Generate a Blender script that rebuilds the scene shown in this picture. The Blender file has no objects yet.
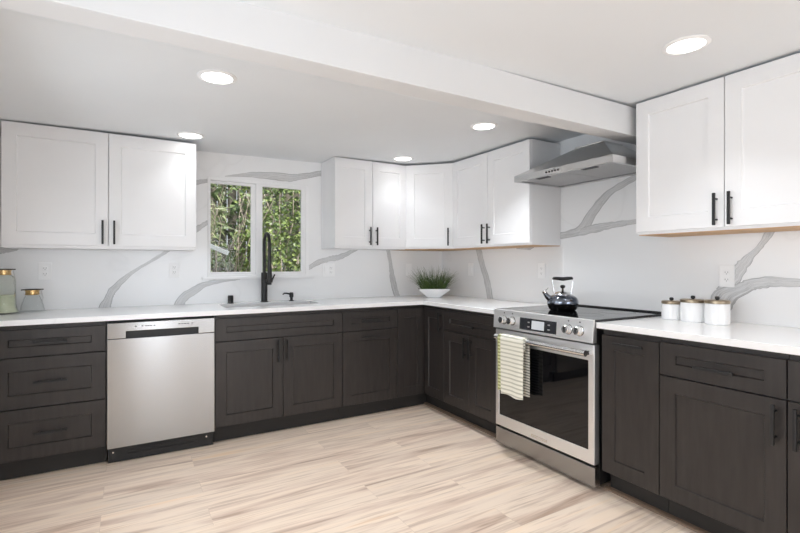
import bpy, bmesh, math, random
from mathutils import Matrix, Vector, Euler
random.seed(7)
S = bpy.context.scene
C = S.collection
PI = math.pi

# ---------------------------------------------------------------- camera, world, sun, large lights, exposure
cam_d = bpy.data.cameras.new('camera')
cam_d.sensor_width = 36.0
cam_d.lens = 463.5 / 800 * 36.0
cam_d.shift_y = -0.0021
cam_d.clip_start = 0.02
cam = bpy.data.objects.new('camera', cam_d)
C.objects.link(cam)
cam.location = (-2.7784, -3.8975, 1.2)
cam.rotation_euler = (PI / 2, 0, -0.5299)
S.camera = cam

world = bpy.data.worlds.new('world')
S.world = world
world.use_nodes = True
wn = world.node_tree
wn.nodes['Background'].inputs[0].default_value = (0.86, 0.93, 1.0, 1)
wn.nodes['Background'].inputs[1].default_value = 1.3

sun_d = bpy.data.lights.new('sun', 'SUN')
sun_d.energy = 4.0
sun_d.angle = 0.03
sun_d.color = (1.0, 0.95, 0.86)
sun = bpy.data.objects.new('sun', sun_d)
C.objects.link(sun)
sun.rotation_euler = (math.radians(38), 0, math.radians(20))


def area(name, loc, rot, sx, sy, e, col=(1, 1, 1)):
    d = bpy.data.lights.new(name, 'AREA')
    d.shape = 'RECTANGLE'
    d.size, d.size_y, d.energy, d.color = sx, sy, e, col
    o = bpy.data.objects.new(name, d)
    C.objects.link(o)
    o.location, o.rotation_euler = loc, rot
    return o


# daylight through patio door and rear window; side and ceiling lights are added fill
DAY = (0.885, 0.955, 1.05)
area('daylight_patio_door', (-2.28, -8.88, 1.02), (PI / 2 + 0.05, 0, 0), 0.62, 1.95, 17, DAY)
area('daylight_rear_window', (-0.98, -8.88, 1.25), (PI / 2 + 0.05, 0, 0), 1.3, 1.3, 17, DAY)
area('added_small_side_fill', (-3.44, -1.5, 1.32), (PI / 2 - 0.35, 0, -PI / 2), 0.95, 0.7, 3.2, DAY)  # fill light added at an unseen left-wall opening near the counter
area('added_side_fill', (-3.44, -3.2, 1.2), (PI / 2 - 0.25, 0, -PI / 2), 1.4, 0.9, 12, DAY)  # added fill, larger, at the other unseen left-wall opening
area('added_ceiling_fill', (-1.7, -5.2, 2.02), (0, 0, 0), 1.8, 1.8, 17, (0.92, 0.97, 1.03)).data.spread = math.radians(120)  # fill light added behind the camera, no fixture is built around it

S.view_settings.view_transform = 'Standard'
S.view_settings.look = 'None'
S.view_settings.exposure = 0.67
S.view_settings.gamma = 1.0
S.view_settings.use_curve_mapping = False
S.cycles.use_denoising = True
S.cycles.max_bounces = 10
S.cycles.diffuse_bounces = 6
S.cycles.glossy_bounces = 5
S.cycles.transparent_max_bounces = 12
S.cycles.caustics_reflective = False
S.cycles.caustics_refractive = False
S.cycles.sample_clamp_indirect = 6.0


# ---------------------------------------------------------------- materials
def mat(name, col, rough=0.5, metal=0.0, **kw):
    m = bpy.data.materials.new(name)
    m.use_nodes = True
    b = m.node_tree.nodes['Principled BSDF']
    b.inputs['Base Color'].default_value = (*col, 1)
    b.inputs['Roughness'].default_value = rough
    b.inputs['Metallic'].default_value = metal
    for k, v in kw.items():
        b.inputs[k.replace('_', ' ')].default_value = v
    return m


def nt(m):
    return m.node_tree.nodes, m.node_tree.links, m.node_tree.nodes['Principled BSDF']


def ramp(N, stops):
    r = N.new('ShaderNodeValToRGB')
    e = r.color_ramp.elements
    while len(e) < len(stops):
        e.new(0.5)
    for i, (p, c) in enumerate(stops):
        e[i].position = p
        e[i].color = (*c, 1)
    return r


def noise_mat(name, c1, c2, scale=(1, 1, 1), ns=5, detail=4, rough=0.5, metal=0.0, lo=0.3, hi=0.7, bump=0.0, coord='Object', **kw):
    m = mat(name, c1, rough, metal, **kw)
    N, L, b = nt(m)
    tc = N.new('ShaderNodeTexCoord')
    mp = N.new('ShaderNodeMapping')
    mp.inputs['Scale'].default_value = scale
    L.new(tc.outputs[coord], mp.inputs[0])
    n = N.new('ShaderNodeTexNoise')
    n.inputs['Scale'].default_value = ns
    n.inputs['Detail'].default_value = detail
    L.new(mp.outputs[0], n.inputs['Vector'])
    r = ramp(N, [(lo, c1), (hi, c2)])
    L.new(n.outputs['Fac'], r.inputs[0])
    L.new(r.outputs[0], b.inputs['Base Color'])
    if bump:
        bp = N.new('ShaderNodeBump')
        bp.inputs['Strength'].default_value = bump
        bp.inputs['Distance'].default_value = 0.002
        L.new(n.outputs['Fac'], bp.inputs['Height'])
        L.new(bp.outputs[0], b.inputs['Normal'])
    return m


M = {}
M['paint'] = noise_mat('wall_paint', (0.80, 0.80, 0.80), (0.83, 0.83, 0.83), ns=3, rough=0.7)
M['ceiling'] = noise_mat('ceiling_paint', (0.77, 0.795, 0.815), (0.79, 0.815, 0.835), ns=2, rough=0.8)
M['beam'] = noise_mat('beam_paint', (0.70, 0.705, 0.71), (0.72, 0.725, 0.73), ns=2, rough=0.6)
M['white_cab'] = noise_mat('white_lacquer', (0.80, 0.80, 0.805), (0.82, 0.82, 0.825), ns=4, rough=0.38)
M['raw_wood'] = noise_mat('raw_maple_edge', (0.50, 0.30, 0.15), (0.62, 0.40, 0.22), scale=(3, 20, 20), ns=3, rough=0.6)
M['dark_cab'] = noise_mat('dark_stained_wood', (0.023, 0.0195, 0.018), (0.040, 0.034, 0.0315), scale=(9, 9, 1.1), ns=5, detail=7, rough=0.36, lo=0.25, hi=0.8, bump=0.12)
M['dark_cab'].node_tree.nodes['Principled BSDF'].inputs['Specular IOR Level'].default_value = 0.4
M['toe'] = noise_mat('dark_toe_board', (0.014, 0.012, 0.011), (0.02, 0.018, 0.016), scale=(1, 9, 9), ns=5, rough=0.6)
M['black'] = noise_mat('matte_black_metal', (0.005, 0.005, 0.0055), (0.007, 0.007, 0.0075), ns=30, rough=0.45)
M['black_plastic'] = noise_mat('black_plastic', (0.008, 0.008, 0.009), (0.012, 0.012, 0.012), ns=30, rough=0.45)
M['black_glass'] = noise_mat('black_glass', (0.004, 0.004, 0.005), (0.006, 0.006, 0.006), ns=3, rough=0.03, IOR=1.5)
M['display'] = noise_mat('dark_display', (0.02, 0.022, 0.026), (0.03, 0.032, 0.036), ns=3, rough=0.15)
M['white_plastic'] = noise_mat('white_plastic', (0.90, 0.90, 0.90), (0.92, 0.92, 0.92), ns=6, rough=0.35)
M['slot'] = noise_mat('dark_slot', (0.03, 0.03, 0.03), (0.05, 0.05, 0.05), ns=6, rough=0.6)
M['vinyl'] = noise_mat('white_vinyl', (0.84, 0.84, 0.85), (0.87, 0.87, 0.87), ns=4, rough=0.4)
M['screen'] = mat('lit_screen', (0.45, 0.47, 0.49), 0.3)
_n, _l, _b = nt(M['screen'])
_b.inputs['Emission Color'].default_value = (0.8, 0.84, 0.88, 1)
_b.inputs['Emission Strength'].default_value = 0.16
M['lamp'] = mat('lamp_diffuser', (1, 1, 1), 0.5)
_n, _l, _b = nt(M['lamp'])
_b.inputs['Emission Color'].default_value = (1, 0.99, 0.97, 1)
_b.inputs['Emission Strength'].default_value = 5.0


def steel(name, col, rough, scale, aniso=0.0):
    m = mat(name, col, rough, 1.0)
    N, L, b = nt(m)
    tc = N.new('ShaderNodeTexCoord')
    mp = N.new('ShaderNodeMapping')
    mp.inputs['Scale'].default_value = scale
    L.new(tc.outputs['Object'], mp.inputs[0])
    n = N.new('ShaderNodeTexNoise')
    n.inputs['Scale'].default_value = 6
    n.inputs['Detail'].default_value = 6
    L.new(mp.outputs[0], n.inputs['Vector'])
    r = ramp(N, [(0.2, tuple(c * 0.96 for c in col)), (0.8, tuple(min(1, c * 1.03) for c in col))])
    L.new(n.outputs['Fac'], r.inputs[0])
    L.new(r.outputs[0], b.inputs['Base Color'])
    mr = N.new('ShaderNodeMapRange')
    mr.inputs[3].default_value = rough * 0.93
    mr.inputs[4].default_value = rough * 1.08
    L.new(n.outputs['Fac'], mr.inputs[0])
    L.new(mr.outputs[0], b.inputs['Roughness'])
    if aniso:
        b.inputs['Anisotropic'].default_value = aniso
        b.inputs['Anisotropic Rotation'].default_value = 0.25
        t = N.new('ShaderNodeTangent')
        t.direction_type = 'RADIAL'
        t.axis = 'Z'
        L.new(t.outputs[0], b.inputs['Tangent'])
    return m


M['steel'] = steel('brushed_steel', (0.36, 0.357, 0.353), 0.22, (0.6, 0.6, 60), 0.75)
M['steel_hood'] = noise_mat('hood_steel', (0.64, 0.64, 0.64), (0.66, 0.66, 0.66), scale=(1, 1, 30), ns=6, rough=0.27, metal=1.0)
M['steel_bright'] = steel('polished_steel', (0.74, 0.74, 0.74), 0.16, (40, 40, 2))
M['steel_panel'] = steel('satin_steel', (0.86, 0.86, 0.86), 0.42, (3, 3, 160))
M['chrome'] = noise_mat('chrome', (0.75, 0.76, 0.78), (0.8, 0.8, 0.82), ns=4, rough=0.08, metal=1.0)
M['filter'] = steel('mesh_filter', (0.66, 0.66, 0.66), 0.42, (80, 80, 80))
M['brass'] = noise_mat('brass', (0.62, 0.40, 0.17), (0.75, 0.53, 0.27), ns=8, rough=0.28, metal=1.0)


def stone(name, base, c2, rough, hair=0.0):
    m = mat(name, base, rough)
    N, L, b = nt(m)
    tc = N.new('ShaderNodeTexCoord')
    n = N.new('ShaderNodeTexNoise')
    n.inputs['Scale'].default_value = 1.6
    n.inputs['Detail'].default_value = 5
    L.new(tc.outputs['Object'], n.inputs['Vector'])
    r = ramp(N, [(0.3, base), (0.7, c2)])
    L.new(n.outputs['Fac'], r.inputs[0])
    # faint hairline veins: a thin band of a warped noise
    n2 = N.new('ShaderNodeTexNoise')
    n2.inputs['Scale'].default_value = 0.9
    n2.inputs['Detail'].default_value = 3
    n2.inputs['Distortion'].default_value = 0.4
    mp = N.new('ShaderNodeMapping')
    mp.inputs['Location'].default_value = (3.1, 1.7, 0.4)
    L.new(tc.outputs['Object'], mp.inputs[0])
    L.new(mp.outputs[0], n2.inputs['Vector'])
    r2 = ramp(N, [(0.494, (0, 0, 0)), (0.5, (1, 1, 1)), (0.506, (0, 0, 0))])
    L.new(n2.outputs['Fac'], r2.inputs[0])
    mul = N.new('ShaderNodeMath')
    mul.operation = 'MULTIPLY'
    mul.inputs[1].default_value = hair
    L.new(r2.outputs[0], mul.inputs[0])
    mx = N.new('ShaderNodeMix')
    mx.data_type = 'RGBA'
    mx.inputs[7].default_value = (0.5, 0.5, 0.5, 1)
    L.new(mul.outputs[0], mx.inputs[0])
    L.new(r.outputs[0], mx.inputs[6])
    L.new(mx.outputs[2], b.inputs['Base Color'])
    return m


M['slab'] = stone('marble_look_slab', (0.86, 0.865, 0.87), (0.885, 0.885, 0.885), 0.22, 0.09)
M['counter'] = stone('white_quartz', (0.87, 0.87, 0.87), (0.90, 0.90, 0.90), 0.16, 0.12)


def vein_mat():
    m = mat('grey_vein', (0.4, 0.4, 0.4), 0.22)
    N, L, b = nt(m)
    tcv = N.new('ShaderNodeTexCoord')
    uv = N.new('NodeReroute')
    L.new(tcv.outputs['UV'], uv.inputs[0])
    mp = N.new('ShaderNodeMapping')
    mp.inputs['Scale'].default_value = (1.5, 7, 1)
    L.new(uv.outputs[0], mp.inputs[0])
    n = N.new('ShaderNodeTexNoise')
    n.inputs['Scale'].default_value = 2.2
    n.inputs['Detail'].default_value = 6
    n.inputs['Distortion'].default_value = 0.6
    L.new(mp.outputs[0], n.inputs['Vector'])
    r = ramp(N, [(0.28, (0.52, 0.52, 0.525)), (0.45, (0.68, 0.68, 0.68)), (0.5, (0.40, 0.40, 0.40)), (0.55, (0.68, 0.68, 0.68)), (0.75, (0.74, 0.74, 0.74))])
    L.new(n.outputs['Fac'], r.inputs[0])
    # darker rims along both edges of a vein
    sp = N.new('ShaderNodeSeparateXYZ')
    L.new(uv.outputs[0], sp.inputs[0])
    r2 = ramp(N, [(0.0, (0.6, 0.6, 0.6)), (0.13, (1, 1, 1)), (0.87, (1, 1, 1)), (1.0, (0.6, 0.6, 0.6))])
    L.new(sp.outputs[1], r2.inputs[0])
    mx = N.new('ShaderNodeMix')
    mx.data_type = 'RGBA'
    mx.blend_type = 'MULTIPLY'
    mx.inputs[0].default_value = 1.0
    L.new(r.outputs[0], mx.inputs[6])
    L.new(r2.outputs[0], mx.inputs[7])
    L.new(mx.outputs[2], b.inputs['Base Color'])
    return m


M['vein'] = vein_mat()


def floor_mat():
    m = mat('oak_plank_floor', (0.6, 0.45, 0.33), 0.38)
    N, L, b = nt(m)
    tc = N.new('ShaderNodeTexCoord')
    br = N.new('ShaderNodeTexBrick')
    br.inputs['Scale'].default_value = 1.0
    br.inputs['Brick Width'].default_value = 1.22
    br.inputs['Row Height'].default_value = 0.18
    br.inputs['Mortar Size'].default_value = 0.0012
    br.inputs['Mortar Smooth'].default_value = 0.3
    br.inputs['Bias'].default_value = 0.0
    br.offset = 0.37
    br.inputs['Color1'].default_value = (0, 0, 0, 1)
    br.inputs['Color2'].default_value = (1, 1, 1, 1)
    br.inputs['Mortar'].default_value = (0.5, 0.5, 0.5, 1)
    L.new(tc.outputs['Object'], br.inputs['Vector'])
    # every plank shifts its own grain
    sc = N.new('ShaderNodeVectorMath')
    sc.operation = 'SCALE'
    sc.inputs[3].default_value = 7.3
    L.new(br.outputs['Color'], sc.inputs[0])
    add = N.new('ShaderNodeVectorMath')
    add.operation = 'ADD'
    L.new(tc.outputs['Object'], add.inputs[0])
    L.new(sc.outputs[0], add.inputs[1])

    def grain(scale, ns, det, dist):
        mp = N.new('ShaderNodeMapping')
        mp.inputs['Scale'].default_value = scale
        L.new(add.outputs[0], mp.inputs[0])
        n = N.new('ShaderNodeTexNoise')
        n.inputs['Scale'].default_value = ns
        n.inputs['Detail'].default_value = det
        n.inputs['Distortion'].default_value = dist
        L.new(mp.outputs[0], n.inputs['Vector'])
        return n
    g1 = grain((0.62, 7.5, 1), 1.7, 6, 0.9)
    g2 = grain((1.6, 34.0, 1), 2.0, 6, 0.3)
    r1 = ramp(N, [(0.26, (0.48, 0.345, 0.26)), (0.38, (0.69, 0.535, 0.43)), (0.50, (0.83, 0.69, 0.565)), (0.62, (0.86, 0.705, 0.565)), (0.74, (0.86, 0.655, 0.46))])
    L.new(g1.outputs['Fac'], r1.inputs[0])
    r2 = ramp(N, [(0.32, (0.72, 0.67, 0.64)), (0.48, (1, 1, 1)), (0.8, (1.04, 1.04, 1.03))])
    L.new(g2.outputs['Fac'], r2.inputs[0])
    mx = N.new('ShaderNodeMix')
    mx.data_type = 'RGBA'
    mx.blend_type = 'MULTIPLY'
    mx.inputs[0].default_value = 0.8
    L.new(r1.outputs[0], mx.inputs[6])
    L.new(r2.outputs[0], mx.inputs[7])
    # plank to plank tone
    r3 = ramp(N, [(0.0, (0.93, 0.92, 0.91)), (1.0, (1.04, 1.03, 1.02))])
    L.new(br.outputs['Color'], r3.inputs[0])
    mx2 = N.new('ShaderNodeMix')
    mx2.data_type = 'RGBA'
    mx2.blend_type = 'MULTIPLY'
    mx2.inputs[0].default_value = 1.0
    L.new(mx.outputs[2], mx2.inputs[6])
    L.new(r3.outputs[0], mx2.inputs[7])
    mx3 = N.new('ShaderNodeMix')
    mx3.data_type = 'RGBA'
    mx3.inputs[7].default_value = (0.42, 0.31, 0.23, 1)
    mm = N.new('ShaderNodeMath')
    mm.operation = 'MULTIPLY'
    mm.inputs[1].default_value = 0.3
    L.new(br.outputs['Fac'], mm.inputs[0])
    L.new(mm.outputs[0], mx3.inputs[0])
    L.new(mx2.outputs[2], mx3.inputs[6])
    L.new(mx3.outputs[2], b.inputs['Base Color'])
    bp = N.new('ShaderNodeBump')
    bp.inputs['Strength'].default_value = 0.15
    bp.inputs['Distance'].default_value = 0.002
    L.new(g2.outputs['Fac'], bp.inputs['Height'])
    L.new(bp.outputs[0], b.inputs['Normal'])
    return m


M['floor'] = floor_mat()
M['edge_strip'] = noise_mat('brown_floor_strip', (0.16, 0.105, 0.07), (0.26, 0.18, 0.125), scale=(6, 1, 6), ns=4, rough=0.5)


def pane_mat(name, tint, refl=0.06):
    m = bpy.data.materials.new(name)
    m.use_nodes = True
    N, L = m.node_tree.nodes, m.node_tree.links
    for n in list(N):
        N.remove(n)
    out = N.new('ShaderNodeOutputMaterial')
    tr = N.new('ShaderNodeBsdfTransparent')
    tr.inputs[0].default_value = (*tint, 1)
    gl = N.new('ShaderNodeBsdfGlossy')
    gl.inputs['Roughness'].default_value = 0.02
    fr = N.new('ShaderNodeLayerWeight')
    fr.inputs['Blend'].default_value = 0.12
    mm = N.new('ShaderNodeMath')
    mm.operation = 'MULTIPLY_ADD'
    mm.inputs[1].default_value = 0.35
    mm.inputs[2].default_value = refl
    L.new(fr.outputs['Fresnel'], mm.inputs[0])
    mx = N.new('ShaderNodeMixShader')
    L.new(mm.outputs[0], mx.inputs[0])
    L.new(tr.outputs[0], mx.inputs[1])
    L.new(gl.outputs[0], mx.inputs[2])
    L.new(mx.outputs[0], out.inputs[0])
    return m


M['pane'] = pane_mat('window_glass', (0.97, 0.98, 0.975), 0.005)
M['jar_glass'] = pane_mat('clear_jar_glass', (0.985, 0.99, 0.988), 0.012)
M['jar_green'] = pane_mat('green_jar_glass', (0.98, 0.985, 0.97), 0.012)
M['liquid'] = noise_mat('pale_green_salts', (0.50, 0.54, 0.38), (0.70, 0.73, 0.58), ns=14, rough=0.5)

# ---------------------------------------------------------------- mesh helpers
I4 = Matrix.Identity(4)


def obj(name, bm, mats, parent=None, smooth=False, bevel=0.0, loc=None, rot=None, segs=2):
    if bevel:
        es = [e for e in bm.edges if len(e.link_faces) == 2 and e.calc_face_angle(0) > 0.5]
        bmesh.ops.bevel(bm, geom=es, offset=bevel, segments=segs, affect='EDGES', profile=0.5, clamp_overlap=True)
    me = bpy.data.meshes.new(name)
    bm.to_mesh(me)
    bm.free()
    for m in (mats if isinstance(mats, (list, tuple)) else [mats]):
        me.materials.append(m)
    if smooth:
        me.shade_smooth()
        me.set_sharp_from_angle(angle=math.radians(38))
    o = bpy.data.objects.new(name, me)
    C.objects.link(o)
    if parent is not None:
        o.parent = parent
    if loc is not None:
        o.location = loc
    if rot is not None:
        o.rotation_euler = rot
    return o


def tag(o, label, cat, group=None):
    o['label'] = label
    o['category'] = cat
    if group:
        o['group'] = group
    return o


def thing(name, label, cat, loc=(0, 0, 0), rz=0.0, group=None):
    o = bpy.data.objects.new(name, None)
    o.empty_display_size = 0.05
    C.objects.link(o)
    o.location = loc
    o.rotation_euler = (0, 0, rz)
    return tag(o, label, cat, group)


def struct(o):
    o['kind'] = 'structure'
    return o


def box(bm, x0, x1, y0, y1, z0, z1, mi=0, T=I4):
    r = bmesh.ops.create_cube(bm, size=1.0, matrix=T @ Matrix.Translation(((x0 + x1) / 2, (y0 + y1) / 2, (z0 + z1) / 2)) @ Matrix.Diagonal((abs(x1 - x0), abs(y1 - y0), abs(z1 - z0), 1)))
    for f in {f for v in r['verts'] for f in v.link_faces}:
        f.material_index = mi
    return r['verts']


def prism(bm, pts, z0, z1, mi=0, T=I4):
    """closed polygon (x, y) raised from z0 to z1"""
    a = [bm.verts.new(T @ Vector((x, y, z0))) for x, y in pts]
    b = [bm.verts.new(T @ Vector((x, y, z1))) for x, y in pts]
    fs = [bm.faces.new(a[::-1]), bm.faces.new(b)]
    n = len(pts)
    for i in range(n):
        fs.append(bm.faces.new((a[i], a[(i + 1) % n], b[(i + 1) % n], b[i])))
    for f in fs:
        f.material_index = mi
    bmesh.ops.recalc_face_normals(bm, faces=fs)


def lathe(bm, prof, T=I4, seg=28, mi=0):
    rings = []
    for r, z in prof:
        if r < 1e-6:
            rings.append([bm.verts.new(T @ Vector((0, 0, z)))])
        else:
            rings.append([bm.verts.new(T @ Vector((r * math.cos(2 * PI * i / seg), r * math.sin(2 * PI * i / seg), z))) for i in range(seg)])
    fs = []
    for a, b in zip(rings, rings[1:]):
        for i in range(seg):
            j = (i + 1) % seg
            if len(a) == 1 and len(b) == 1:
                continue
            if len(a) == 1:
                fs.append(bm.faces.new((a[0], b[j], b[i])))
            elif len(b) == 1:
                fs.append(bm.faces.new((a[i], a[j], b[0])))
            else:
                fs.append(bm.faces.new((a[i], a[j], b[j], b[i])))
    for f in fs:
        f.material_index = mi
    bmesh.ops.recalc_face_normals(bm, faces=fs)


def cyl(bm, p0, p1, r0, r1=None, seg=16, mi=0):
    p0, p1 = Vector(p0), Vector(p1)
    d = p1 - p0
    T = Matrix.Translation(p0) @ d.to_track_quat('Z', 'Y').to_matrix().to_4x4()
    r1 = r0 if r1 is None else r1
    lathe(bm, [(0, 0), (r0, 0), (r1, d.length), (0, d.length)], T, seg, mi)


def tube(bm, pts, rad, seg=10, mi=0, close=False):
    pts = [Vector(p) for p in pts]
    rads = rad if isinstance(rad, (list, tuple)) else [rad] * len(pts)
    up = Vector((0.13, 0.27, 0.95))
    rings = []
    for i, p in enumerate(pts):
        t = (pts[min(i + 1, len(pts) - 1)] - pts[max(i - 1, 0)]).normalized()
        a = t.cross(up)
        if a.length < 1e-3:
            a = t.cross(Vector((1, 0, 0)))
        a.normalize()
        b = t.cross(a).normalized()
        up = b.cross(t) if False else up
        rings.append([bm.verts.new(p + (a * math.cos(2 * PI * k / seg) + b * math.sin(2 * PI * k / seg)) * rads[i]) for k in range(seg)])
    fs = []
    for a, b in zip(rings, rings[1:]):
        for k in range(seg):
            fs.append(bm.faces.new((a[k], a[(k + 1) % seg], b[(k + 1) % seg], b[k])))
    fs.append(bm.faces.new(rings[0]))
    fs.append(bm.faces.new(rings[-1]))
    for f in fs:
        f.material_index = mi
    bmesh.ops.recalc_face_normals(bm, faces=fs)


def cells(bm, xs, ys, inside, z0, z1, plane='xy', mi=0):
    """a slab made of grid cells (a sheet with holes or an L), plane 'xy' or 'xz' or 'yz'"""
    def P(a, b, c):
        return {'xy': (a, b, c), 'xz': (a, c, b), 'yz': (c, a, b)}[plane]
    V = {}

    def vert(i, j, k):
        key = (i, j, k)
        if key not in V:
            V[key] = bm.verts.new(P(xs[i], ys[j], (z0, z1)[k]))
        return V[key]
    on = {(i, j) for i in range(len(xs) - 1) for j in range(len(ys) - 1) if inside((xs[i] + xs[i + 1]) / 2, (ys[j] + ys[j + 1]) / 2)}
    fs = []
    for i, j in on:
        for k in (0, 1):
            fs.append(bm.faces.new([vert(i, j, k), vert(i + 1, j, k), vert(i + 1, j + 1, k), vert(i, j + 1, k)]))
        for di, dj, e in ((-1, 0, ((0, 0), (0, 1))), (1, 0, ((1, 0), (1, 1))), (0, -1, ((0, 0), (1, 0))), (0, 1, ((0, 1), (1, 1)))):
            if (i + di, j + dj) not in on:
                (a, b), (c, d) = e
                fs.append(bm.faces.new([vert(i + a, j + b, 0), vert(i + c, j + d, 0), vert(i + c, j + d, 1), vert(i + a, j + b, 1)]))
    for f in fs:
        f.material_index = mi
    bmesh.ops.recalc_face_normals(bm, faces=fs)


def shaker(bm, x0, x1, z0, z1, stile=0.072, rail=0.072, th=0.02, rec=0.009):
    """a shaker front: flat frame round a recessed flat panel, front face on y = 0"""
    def ring(a, y):
        return [bm.verts.new((x, y, z)) for x, z in ((x0 + a[0], z0 + a[1]), (x1 - a[0], z0 + a[1]), (x1 - a[0], z1 - a[1]), (x0 + a[0], z1 - a[1]))]
    r = [ring((0, 0), th), ring((0, 0), 0.0015), ring((0.0015, 0.0015), 0), ring((stile, rail), 0), ring((stile + 0.004, rail + 0.004), rec)]
    fs = []
    for a, b in zip(r, r[1:]):
        for i in range(4):
            j = (i + 1) % 4
            fs.append(bm.faces.new((a[i], a[j], b[j], b[i])))
    fs.append(bm.faces.new(r[-1]))
    fs.append(bm.faces.new(r[0][::-1]))
    bmesh.ops.recalc_face_normals(bm, faces=fs)


def front(parent, name, x0, x1, z0, z1, m, handle=None, stile=0.072, rail=0.072, loc=None, rot=None):
    """a door or drawer front with its bar handle: handle = ('v' | 'h', x, z) centre, 0.155 long"""
    bm = bmesh.new()
    shaker(bm, x0, x1, z0, z1, stile, rail)
    d = obj(name, bm, m, parent, loc=loc, rot=rot)
    if handle:
        k, hx, hz = handle
        L = 0.0775
        hb = bmesh.new()
        if k == 'v':
            box(hb, hx - 0.006, hx + 0.006, -0.036, -0.025, hz - L, hz + L)
            ps = [(hx, hz - L + 0.028), (hx, hz + L - 0.028)]
        else:
            box(hb, hx - L, hx + L, -0.036, -0.025, hz - 0.006, hz + 0.006)
            ps = [(hx - L + 0.028, hz), (hx + L - 0.028, hz)]
        for px, pz in ps:
            cyl(hb, (px, -0.027, pz), (px, 0.001, pz), 0.0048, seg=10)
        obj('handle', hb, M['black'], d, bevel=0.0012, segs=1)
    return d


RB = -PI / 2                    # things against the right-hand wall are turned to face into the room


def wallA(u_left, dep):         # origin of a thing on the window wall: local x runs along the wall, local y into it
    return (-u_left, -dep, 0)


def wallB(v_left, dep):         # the same on the range wall
    return (-dep, -v_left, 0)


# ---------------------------------------------------------------- the room
CT = 0.897      # counter top
CB = 0.867      # counter underside
H = 2.12        # ceiling


def ceil_z(u):
    return H - 0.015 * u


bm = bmesh.new()
box(bm, -3.6, 0.1, -9.1, 0.1, -0.1, 0.0)
struct(obj('floor', bm, M['floor']))

bm = bmesh.new()
vs = box(bm, -3.6, 0.1, -9.1, 0.1, H, H + 0.12)
for v in vs:
    v.co.z += 0.015 * v.co.x
struct(obj('ceiling', bm, M['ceiling']))

WU0, WU1, WZ0, WZ1 = 1.423, 2.242, 1.100, 1.890     # window opening


def strip(bm, edge_a, edge_b, place, mi=1, n=26):
    """one vein: a band between two traced edges, laid into the slab's face"""
    def resample(pts):
        P = [Vector((a, b)) for a, b in pts]
        # catmull-rom
        out = []
        for k in range(n + 1):
            t = k / n * (len(P) - 1)
            i = min(int(t), len(P) - 2)
            f = t - i
            p0, p1, p2, p3 = P[max(i - 1, 0)], P[i], P[i + 1], P[min(i + 2, len(P) - 1)]
            out.append(0.5 * ((2 * p1) + (p2 - p0) * f + (2 * p0 - 5 * p1 + 4 * p2 - p3) * f * f + (3 * p1 - p0 - 3 * p2 + p3) * f ** 3))
        return out
    A, B = resample(edge_a), resample(edge_b)
    uvl = bm.loops.layers.uv.get('UVMap') or bm.loops.layers.uv.new('UVMap')
    rows, ln = [], 0.0
    off = random.random() * 9
    for k, (a, b) in enumerate(zip(A, B)):
        j = 0.004
        d = (b - a)
        w = d.length
        dn = d / w if w > 1e-4 else Vector((0, 0))
        if 0 < k < n:
            a = a + dn * random.uniform(-j, j) * min(1, w / 0.05)
            b = b + dn * random.uniform(-j, j) * min(1, w / 0.05)
        if k:
            ln += ((a + b) / 2 - pm).length
        pm = (a + b) / 2
        mid = a.lerp(b, 0.5)
        rows.append(([bm.verts.new(place(*q)) for q in (a, mid, b)], ln + off))
    for (r0, l0), (r1, l1) in zip(rows, rows[1:]):
        for q in (0, 1):
            f = bm.faces.new((r0[q], r0[q + 1], r1[q + 1], r1[q]))
            f.material_index = mi
            for lp, (uu, vv) in zip(f.loops, ((l0, q / 2), (l0, q / 2 + .5), (l1, q / 2 + .5), (l1, q / 2))):
                lp[uvl].uv = (uu, vv)


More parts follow.
